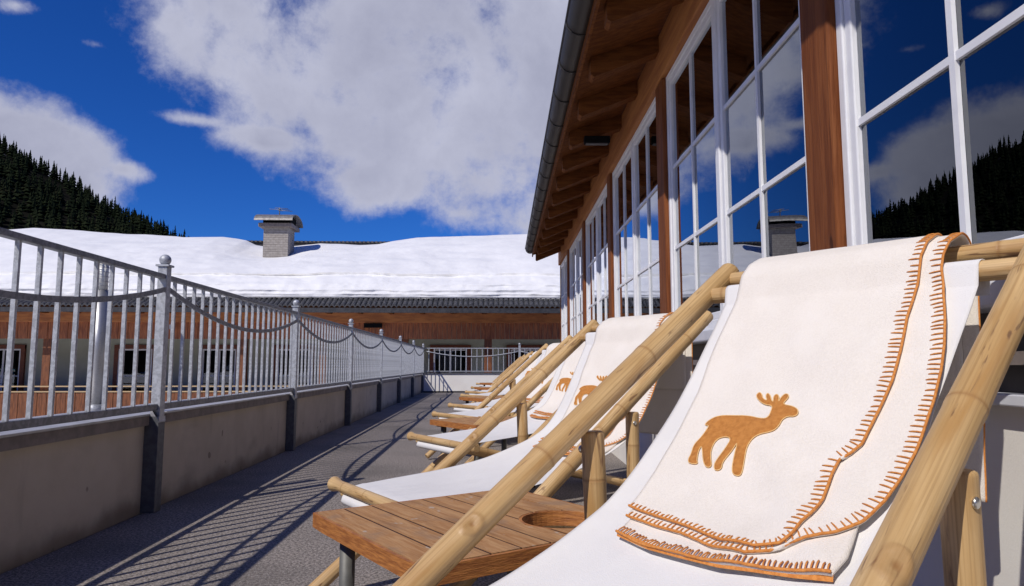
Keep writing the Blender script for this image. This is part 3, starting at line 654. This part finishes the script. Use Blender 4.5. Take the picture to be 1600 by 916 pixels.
def deck_chair(loc, th, label, a, ht, wd, can, fb, seed, group):
    root = empty('deck_chair', loc, math.pi+th, label, 'deck chair', group)
    s_ = lambda t: ht-.0-(ht-.02)*t     # height of the long rail at fraction t
    for k, w in enumerate((0.0, wd)):
        sc = ((.725, 5.2, 1.0),) if k == 0 else ((.80, 5.6, 1.2),)
        sc = [(q, ang0, r) for (q, ang0, r) in sc]
        o = cane((-.025, w, ht+.02), (a, w, .025), .0240, .0235, seed+k, gap=.34, off=.16 if k else .37, bow=.008, scars=((.505, .15, 1.0),) if k == 0 else ((.445, .25, 1.15),)).build('side_rail', 'bamboo', root)
        wi = .052 if k == 0 else wd-.052
        lr = cane((fb[0]+.006, wi, fb[1]-.006), (-.13, wi, .028), .0215, .0205, seed+5+k, gap=.26).build('lower_rail', 'bamboo', root)
        # prop from the long rail down to the lower rail
        sp_ = .440 if a > 1.4 else .382; zt = ht-ht*sp_/a-.030; tb = (fb[0]-.37)/(fb[0]+.13); zb = lerp(fb[1], .03, tb)
        ws = w+(-.004 if k == 0 else .004)
        p = cane((sp_-.012, ws, zb-.01), (sp_-.005, ws, zt), .0200, .0222, seed+9+k, gap=.3, off=.06).build('prop', 'bamboo', root)
        m = MB(); m.sphere((sp_+.004-.0, ws+(-.021 if k == 0 else .021), zt-.035), .0075, 12, 8, (1, .6, 1)); m.build('bolt', 'bolt', p)
    cane((-.002, -.012, ht-.006), (-.002, wd+.012, ht-.006), .0185, .0175, seed+20, gap=.19, off=.07, bow=.002).build('top_bar', 'bamboo', root)
    cane((.068, -.002, ht-.046), (.068, wd+.002, ht-.046), .0175, .0175, seed+21, gap=.22, off=.05, bow=.001).build('canvas_bar', 'bamboo', root)
    cane((fb[0], -.055, fb[1]), (fb[0], wd+.06, fb[1]), .0185, .0180, seed+22, gap=.2, off=.12, ball=(1, 1), bow=.002).build('foot_bar', 'bamboo', root)
    cane((-.10, .03, .055), (-.10, wd-.03, .055), .018, .018, seed+23, gap=.2, bow=.002).build('rear_stretcher', 'bamboo', root)
    # canvas sling: loop round the canvas bar, down the seat, over the foot bar and back under
    rb = .0195
    pr = arc((.068, ht-.046), rb, -60, -270, 8)[:0]+[(.052, ht-.085), (.047, ht-.06)]+arc((.068, ht-.046), rb, 180, 30, 8)+smooth(can, 2)+[(fb[0]-.06, fb[1]+.009), (fb[0]-.030, fb[1]+.004)]+arc(fb, .0222, 175, 290, 8)+[(fb[0]+.014, fb[1]-.040), (fb[0]+.006, fb[1]-.052), (fb[0]-.020, fb[1]-.060)]
    w0, w1 = .060, wd-.062
    def cv(u, v):
        i = u*(len(pr)-1); k = min(int(i), len(pr)-2); f = i-k; x = lerp(pr[k][0], pr[k+1][0], f); z = lerp(pr[k][1], pr[k+1][1], f)
        mid = min(1, max(0, (x-.15)/.3))*min(1, max(0, (fb[0]-.05-x)/.2)); 
        z -= .010*mid*math.sin(math.pi*v); w = lerp(w0, w1, v)
        pinch = .004*mid*(1-2*v)*math.sin(math.pi*x)-.018*v*min(1, max(0, x-.06)/.18)*max(0, min(1, 1-(x-.26)/.3))-.006*v
        z += .0022*nz(x*5, w*14, seed)*mid+(.0016 if (v < .045 or v > .955) else 0)*mid+.0022*math.sin(w*95+3*nz(w*9, seed))*(math.exp(-((x-fb[0]+.10)/.07)**2)+math.exp(-((x-.16)/.06)**2))*(.4+nz(w*20, seed+4))
        return (x, w+pinch, z)
    MB().grid(cv, len(pr)-1, 66).build('canvas_sling', 'canvas', root, solid=.0016)
    return root

TH1, TH2 = .625, .565
G1 = 'bamboo deck chairs in a row along the terrace'
deck_chair((.560, 1.591, 0), TH1, 'nearest bamboo deck chair with white canvas, seen from beside its top bar', 1.447, .976, .616, CAN_A, (1.18, .372), 11, G1)
c2 = deck_chair((.469, 3.06, 0), TH2, 'second bamboo deck chair from the front, its foot bar just beyond the nearest wooden table', 1.236, .940, .629, CAN_B, (1.147, .365), 51, G1)
CH = [(.56, 4.68, .565, 'third bamboo deck chair from the front, its foot bar just before the second table'), (.56, 6.50, .57, 'fourth bamboo deck chair from the front, just beyond the second wooden table'),
      (.63, 7.80, .56, 'fifth bamboo deck chair, nearer side of the third wooden table'), (.67, 10.1, .57, 'sixth bamboo deck chair, just beyond the third wooden table'),
      (.70, 11.3, .565, 'seventh bamboo deck chair, nearer side of the fourth table'), (.74, 13.4, .57, 'eighth bamboo deck chair, between the two farthest tables'),
      (.80, 16.0, .57, 'farthest bamboo deck chair at the end of the row')]
for x, y, th, lab in CH:
    c = copy_tree(c2); c.location = (x, y, 0); c.rotation_euler = (0, 0, math.pi+th); c['label'] = lab

# ------------------------------------------------------------------ fleece blankets with stitched edges
class Surf:
    def __init__(s, can, ht):
        back = [(-.034, lerp(.30, .955, i/14)+(ht-.974)) for i in range(15)]
        p = back+[(x, z+ht-.974) for x, z in arc((0, .968), .026, 170, 60, 8)]+[(.045, ht+.003), (.070, ht-.020)]+smooth(can, 2)
        s.p = p; L = [0]
        for a, b in zip(p, p[1:]): L.append(L[-1]+math.hypot(b[0]-a[0], b[1]-a[1]))
        k = max(range(len(p)), key=lambda i: p[i][1]); s.L = [q-L[k] for q in L]
    def at(s, l, w, off):
        import bisect
        i = min(max(bisect.bisect(s.L, l)-1, 0), len(s.p)-2); a, b = s.p[i], s.p[i+1]; t = (l-s.L[i])/(s.L[i+1]-s.L[i])
        # blended normal
        def nrm(j): j = min(max(j, 0), len(s.p)-2); dx = s.p[j+1][0]-s.p[j][0]; dz = s.p[j+1][1]-s.p[j][1]; q = math.hypot(dx, dz); return (-dz/q, dx/q)
        n0, n1 = nrm(i-1 if t < .5 else i), nrm(i if t < .5 else i+1); f = t+.5 if t < .5 else t-.5
        nx, nz_ = lerp(n0[0], n1[0], f), lerp(n0[1], n1[1], f); q = math.hypot(nx, nz_); nx /= q; nz_ /= q
        x, z = lerp(a[0], b[0], t), lerp(a[1], b[1], t)
        return Vector((x+nx*off, w, z+nz_*off))
def crv(pts, t):
    L = [0]
    for a, b in zip(pts, pts[1:]): L.append(L[-1]+math.hypot(b[0]-a[0], b[1]-a[1]))
    q = t*L[-1]
    for i in range(len(pts)-1):
        if q <= L[i+1] or i == len(pts)-2:
            f = (q-L[i])/(L[i+1]-L[i]); return (lerp(pts[i][0], pts[i+1][0], f), lerp(pts[i][1], pts[i+1][1], f))
LEFT = [(-.44, .112), (-.2, .104), (0, .101), (.051, .1), (.19, .099), (.311, .103), (.425, .114), (.525, .122), (.621, .132), (.688, .138)]
RIGHT = [(-.44, .452), (-.2, .458), (0, .458), (.067, .459), (.142, .459), (.214, .458), (.285, .464), (.35, .466), (.402, .462), (.456, .457), (.481, .456), (.502, .446), (.516, .434), (.543, .433), (.598, .440), (.637, .438), (.678, .433)]
BOT = [(.688, .138), (.696, .206), (.704, .274), (.718, .34), (.719, .393), (.702, .421), (.678, .433)]
U_RIGHT = [(-.48, .488), (-.30, .496), (-.1, .499), (.010, .497), (.059, .493), (.104, .492), (.161, .502), (.219, .515), (.273, .524), (.324, .529), (.373, .530), (.422, .530), (.484, .530), (.533, .525), (.58, .518), (.623, .503), (.653, .48), (.678, .456), (.694, .433)]
U_LEFT = [(-.48, .118), (-.2, .108), (0, .106), (.19, .104), (.311, .108), (.425, .118), (.525, .127), (.621, .137), (.708, .146)]
U_BOT = [(.708, .146), (.712, .199), (.716, .262), (.730, .329), (.732, .384), (.716, .412), (.694, .433)]
B_LEFT = [(-.30, .12), (0, .11), (.311, .112), (.425, .122), (.525, .131), (.621, .142), (.748, .156)]
B_BOT = [(.748, .156), (.760, .231), (.760, .291), (.758, .356), (.748, .409), (.740, .458), (.729, .505)]
B_RIGHT = [(-.30, .47), (0, .47), (.3, .50), (.5, .50), (.62, .495), (.69, .508), (.729, .505)]
FOLD_TOP = [(.726, .154), (.721, .199), (.721, .262), (.734, .329), (.738, .384), (.725, .434), (.696, .473), (.670, .500)]
MOOSE = [(0.471, 0.17), (0.458, 0.175), (0.447, 0.189), (0.443, 0.215), (0.443, 0.25), (0.45, 0.279), (0.445, 0.289), (0.423, 0.286), (0.414, 0.283), (0.413, 0.268), (0.403, 0.252), (0.393, 0.244), (0.385, 0.247), (0.388, 0.253), (0.399, 0.259), (0.404, 0.27), (0.392, 0.262), (0.385, 0.263), (0.39, 0.27), (0.402, 0.277), (0.406, 0.282), (0.391, 0.277), (0.386, 0.281), (0.392, 0.288), (0.406, 0.292), (0.395, 0.292), (0.385, 0.296), (0.386, 0.303), (0.394, 0.306), (0.41, 0.3), (0.413, 0.32), (0.42, 0.333), (0.431, 0.337), (0.437, 0.332), (0.437, 0.321), (0.446, 0.314), (0.459, 0.315), (0.476, 0.31), (0.49, 0.284), (0.511, 0.278), (0.539, 0.285), (0.567, 0.293), (0.575, 0.292), (0.575, 0.282), (0.567, 0.275), (0.545, 0.267), (0.501, 0.256), (0.526, 0.255), (0.551, 0.25), (0.569, 0.257), (0.575, 0.248), (0.564, 0.24), (0.55, 0.237), (0.519, 0.239), (0.497, 0.241), (0.494, 0.224), (0.502, 0.211), (0.523, 0.211), (0.546, 0.223), (0.566, 0.237), (0.571, 0.229), (0.556, 0.213), (0.516, 0.188), (0.529, 0.188), (0.553, 0.198), (0.564, 0.207), (0.565, 0.189), (0.557, 0.182), (0.54, 0.179), (0.518, 0.171), (0.498, 0.178), (0.476, 0.181), (0.471, 0.18)]
def blanket(loc, th, label, can, ht, kl, dw, seed, group, fine=1.0, mt=None):
    root = empty('fleece_blanket', loc, math.pi+th, label, 'blanket', group)
    S_ = Surf(can, ht)
    fx = lambda pts: [(l*(kl if l > 0 else 1), w+dw) for l, w in pts]
    def wr(l, w):
        k = min(1, max(0, (l-.05)/.2)) if l > 0 else min(1, max(0, (-l-.05)/.2))
        return k*(.0045*nz(l*6, w*9, seed)+.012*max(0, nz(l*3.2+w*5, w*3-l*2, seed+2))+.003*nz(l*13+w*9, w*16-l*6, seed+5)+.006*math.exp(-((w-.35-dw-(l-.55)*.8)/.03)**2)*max(0, min(1, (l-.35)*5)))
    def sheet(name, Lf, Rt, Bt, off, th_):
        Lf, Rt, Bt = fx(Lf), fx(Rt), fx(Bt)
        tl, tr = Lf[0], Rt[0]; bl, br = Bt[0], Bt[-1]; Lf = Lf[:-1]+[bl]; Rt = Rt[:-1]+[br]
        nu, nv = int(150*fine), int(48*fine)
        def P(t, u):
            L_, R2, B_ = crv(Lf, t), crv(Rt, t), crv(Bt, u); T_ = (lerp(tl[0], tr[0], u), lerp(tl[1], tr[1], u))
            return tuple((1-u)*L_[i]+u*R2[i]+(1-t)*T_[i]+t*B_[i]-((1-t)*((1-u)*tl[i]+u*tr[i])+t*((1-u)*bl[i]+u*br[i])) for i in (0, 1))
        def Q(t, u): l, w = P(t, u); return S_.at(l, w, off+wr(l, w))
        return MB().grid(Q, nu, nv).build(name, 'fleece', root, solid=th_, soff=1)
    def stitches(edge, off, inward, step=.0102, ln=.0185, extra=.004, rad=.00125):
        """blanket stitch: a cord along the edge and a short thread square to it at every step"""
        m = MB(); e = fx(edge); n = 260; pts = [crv(e, i/n) for i in range(n+1)]
        m.tube([S_.at(l, w, off+wr(l, w)+.0005+.0006*nz(l*160, w*160)) for l, w in pts], .0022, 7)
        tot = sum(math.hypot(b[0]-a[0], b[1]-a[1]) for a, b in zip(pts, pts[1:])); k = int(tot/step); rnd = random.Random(seed)
        for i in range(k):
            t = (i+.5+rnd.uniform(-.12, .12))/k; a = crv(e, t); b = crv(e, min(1, t+.004)); c = crv(e, max(0, t-.004)); dx, dy = b[0]-c[0], b[1]-c[1]; q = math.hypot(dx, dy) or 1
            nx, ny = -dy/q*inward, dx/q*inward; l2 = ln*rnd.uniform(.8, 1.15); sk = rnd.uniform(-.002, .002)
            P = [(a[0]+nx*f*l2+dx/q*sk*f, a[1]+ny*f*l2+dy/q*sk*f) for f in (0, .35, .7, 1)]
            h = [.0008, .0018, .0014, -.0004]
            m.tube([S_.at(p[0], p[1], off+wr(p[0], p[1])+extra*0+hh) for p, hh in zip(P, h)], rad, 5)
        return m
    sheet('bottom_layer', B_LEFT, B_RIGHT, B_BOT, .0075, .0045); sheet('under_layer', U_LEFT, U_RIGHT, U_BOT, .0125, .0035); top = sheet('top_layer', LEFT, RIGHT, BOT, .0170, .0035)
    m = stitches(U_RIGHT, .0125, -1); m2 = stitches(RIGHT, .0170, -1); m3 = stitches(BOT, .0170, 1, .0085, .011); m4 = stitches(B_BOT, .0100, 1, .0070, .017, rad=.0012); m5 = stitches(FOLD_TOP, .0120, 1, .008, .012); m6 = stitches(U_BOT, .0125, 1, .009, .013)
    for q, nm in ((m, 'under_edge_stitching'), (m2, 'side_stitching'), (m3, 'hem_stitching'), (m4, 'fold_stitching'), (m6, 'under_hem_stitching')): q.build(nm, 'yarn', root)
    # rolled orange hem of the folded layers
    hm = MB()
    e = fx(B_BOT)
    hm.grid(lambda t, u: S_.at(crv(e, t)[0]-.006+.008*u, crv(e, t)[1], .0035+.0065*math.sin(math.pi*(.25+.75*u))+.001*nz(t*90, u*3)), 90, 6); hm.build('rolled_hem', 'yarn', root)
    # moose patch
    P0 = fx(MOOSE) if mt is None else [(mt[0]+(l-.385)*mt[1], mt[2]+(w-.17)*mt[3]) for l, w in MOOSE]
    # rounded outline
    for _ in range(2):
        q = []
        for a, b in zip(P0, P0[1:]+P0[:1]): q += [(a[0]*.75+b[0]*.25, a[1]*.75+b[1]*.25), (a[0]*.25+b[0]*.75, a[1]*.25+b[1]*.75)]
        P0 = q
    pts = [Vector(p) for p in P0]; n = len(pts); edges = [(i, (i+1) % n) for i in range(n)]
    l0, l1 = min(p.x for p in pts), max(p.x for p in pts); w0, w1 = min(p.y for p in pts), max(p.y for p in pts); step = .009
    x = l0
    while x < l1:
        y = w0
        while y < w1: pts.append(Vector((x, y))); y += step
        x += step
    V, E_, Fc, *_ = delaunay_2d_cdt(pts, edges, [], 1, 1e-6)
    m = MB(); m.v = [tuple(S_.at(v.x, v.y, .0170+wr(v.x, v.y)+.0014)) for v in V]; m.f = [tuple(f) for f in Fc]; m.smooth = set(range(len(m.f)))
    mo = m.build('moose_patch', 'felt', root, solid=.0018, soff=1 if False else 0); mo['label'] = 'caramel felt moose sewn onto the blanket'
    m = MB(); loop = P0+[P0[0]]; m.tube([S_.at(p[0], p[1], .0170+wr(*p)+.0022) for p in loop], .0009, 5, cap=False)
    ins = m.build('patch_outline', 'pale_thread', mo); 
    return root
G2 = 'cream moose blankets on the deck chairs'
blanket((.560, 1.591, 0), TH1, 'large cream fleece blanket with orange stitched edges and whole moose, on the nearest deck chair', CAN_A, .976, 1.0, 0, 3, G2)
b2 = blanket((.469, 3.06, 0), TH2, 'cream moose blanket on the second deck chair, antlered moose partly behind the bamboo rail', CAN_B, .940, .95, .030, 8, G2, .6, (.298, .773, .160, 1.02))
for (x, y, th, lab), t in zip(CH[:4], ('cream moose blanket on the third deck chair, its moose seen without the head', 'cream moose blanket on the fourth deck chair, small and half hidden', 'cream moose blanket on the fifth deck chair, mostly hidden behind bamboo rails', 'cream moose blanket on the sixth deck chair, almost wholly hidden')):
    c = copy_tree(b2); c.location = (x, y, 0); c.rotation_euler = (0, 0, math.pi+th); c['label'] = t

# ------------------------------------------------------------------ slatted side tables with a round hole
HC, HR = (.445, -.405), .098
TW, TD = .585, .565
def y_out(x):
    if x <= HC[0]: return -TD
    d = x-HC[0]; return HC[1]-math.sqrt(max(0, 1-(d/(TW-HC[0]))**2))*(TD+HC[1])
def wooden_table(loc, th, label, group):
    root = empty('side_table', loc, th, label, 'table', group); zt, tk = .415, .024
    n = 8; pw = TW/n; rnd = random.Random(4)
    for i in range(n):
        a, b = i*pw+.0036, (i+1)*pw-.0036; K = 10; xs = [lerp(a, b, k/K) for k in range(K+1)]; dz = rnd.uniform(-.0008, .0008)
        cut = all(abs(x-HC[0]) < HR for x in xs); ms = [MB(), MB()]
        def ivs(x):
            yo = y_out(x)+.003; d = abs(x-HC[0])
            if d < HR: h = math.sqrt(HR*HR-d*d); return [(-.003, HC[1]+h), (HC[1]-h, yo)]
            return [(-.003, HC[1]), (HC[1], yo)]
        z1, z0 = zt+dz, zt-tk
        for x0, x1 in zip(xs, xs[1:]):
            for kk, ((p, q), (r_, s_)) in enumerate(zip(ivs(x0), ivs(x1))):
                m = ms[kk if cut else 0]
                m.quad((x0, p, z1), (x1, r_, z1), (x1, s_, z1), (x0, q, z1)); m.quad((x0, p, z0), (x0, q, z0), (x1, s_, z0), (x1, r_, z0))
                m.quad((x0, p, z0), (x1, r_, z0), (x1, r_, z1), (x0, p, z1)); m.quad((x0, q, z0), (x0, q, z1), (x1, s_, z1), (x1, s_, z0))
                if x0 == xs[0]: m.quad((x0, p, z0), (x0, p, z1), (x0, q, z1), (x0, q, z0))
                if x1 == xs[-1]: m.quad((x1, r_, z0), (x1, s_, z0), (x1, s_, z1), (x1, r_, z1))
        for m in ms:
            if m.v: m.build('plank', 'tabletop', root)
    g = MB()
    for i in range(1, n):
        x = i*pw; d = abs(x-HC[0]); yo = y_out(x)+.006
        for (p, q) in ([(-.004, HC[1]+math.sqrt(HR*HR-d*d)), (HC[1]-math.sqrt(HR*HR-d*d), yo)] if d < HR else [(-.004, yo)]): g.box(x-.0050, x+.0050, q, p, zt-.012, zt-.0016)
    g.build('groove_filler', MT['groove'], root)
    # edge band round the outline, and the lining of the hole
    out = [(0, 0)]+[(0, -TD*t/8) for t in range(1, 9)]+[(lerp(0, HC[0], t/6), -TD) for t in range(1, 7)]
    for t in range(1, 13): a = math.pi/2*t/12; out.append((HC[0]+(TW-HC[0])*math.sin(a), HC[1]-(TD+HC[1])*math.cos(a)))
    out += [(TW, lerp(HC[1], 0, t/6)) for t in range(1, 7)]; out += [(lerp(TW, 0, t/6), 0) for t in range(1, 6)]
    def band(loop, z0, z1, t, outw):
        m = MB(); k = len(loop); c = Vector((sum(p[0] for p in loop)/k, sum(p[1] for p in loop)/k)); ps = []
        for i in range(k):
            a, b = Vector(loop[i-1]), Vector(loop[(i+1) % k]); d = (b-a).normalized(); nn = Vector((-d.y, d.x)); p = Vector(loop[i])
            if (nn.dot(p-c) > 0) != outw: nn = -nn
            ps.append((p, p+nn*t))
        for i in range(k):
            (p0, q0), (p1, q1) = ps[i], ps[(i+1) % k]
            for (A, B) in ((q0, q1), (p1, p0)): m.quad((A.x, A.y, z0), (B.x, B.y, z0), (B.x, B.y, z1), (A.x, A.y, z1))
            for z in (z0, z1): m.quad((p0.x, p0.y, z), (p1.x, p1.y, z), (q1.x, q1.y, z), (q0.x, q0.y, z))
        return m
    band(out, zt-.036, zt-.0015, .008, True).build('edge_band', 'teak_edge', root)
    hole = [(HC[0]+HR*math.cos(a), HC[1]+HR*math.sin(a)) for a in [2*math.pi*i/40 for i in range(40)]]
    band(hole, zt-.036, zt-.001, .007, False).build('hole_rim', 'teak_edge', root)
    for y0 in (-.06, -.525): MB().box(.02, .42 if y0 < -.3 else .565, y0-.02, y0+.02, zt-.046, zt-tk-.006).build('batten', 'teak_edge', root)
    for x, y in ((.05, -.085), (.05, -.50), (.535, -.085), (.45, -.525)):
        l = MB().tube([(x, y, .012), (x, y, zt-.0465)], .0185, 18).build('leg', 'leg_metal', root); MB().tube([(x, y, .001), (x, y, .014)], .022, 14).build('foot_cap', 'black', l)
    return root
G3 = 'slatted wooden tables between the deck chairs'
t1 = wooden_table((-.416, 1.769, 0), .575, 'nearest brown slatted wooden table with a round hole, in front of the second deck chair', G3)
for x, y, th, lab in ((-.363, 4.71, .575, 'second slatted wooden table, between the third and fourth deck chairs'), (-.293, 8.00, .57, 'third slatted wooden table from the front, beyond the fifth deck chair'),
                      (-.170, 11.45, .57, 'fourth small slatted wooden table, farther down the row'), (-.109, 14.35, .57, 'farthest slatted wooden table near the pale end wall')):
    c = copy_tree(t1); c.location = (x, y, 0); c.rotation_euler = (0, 0, th); c['label'] = lab
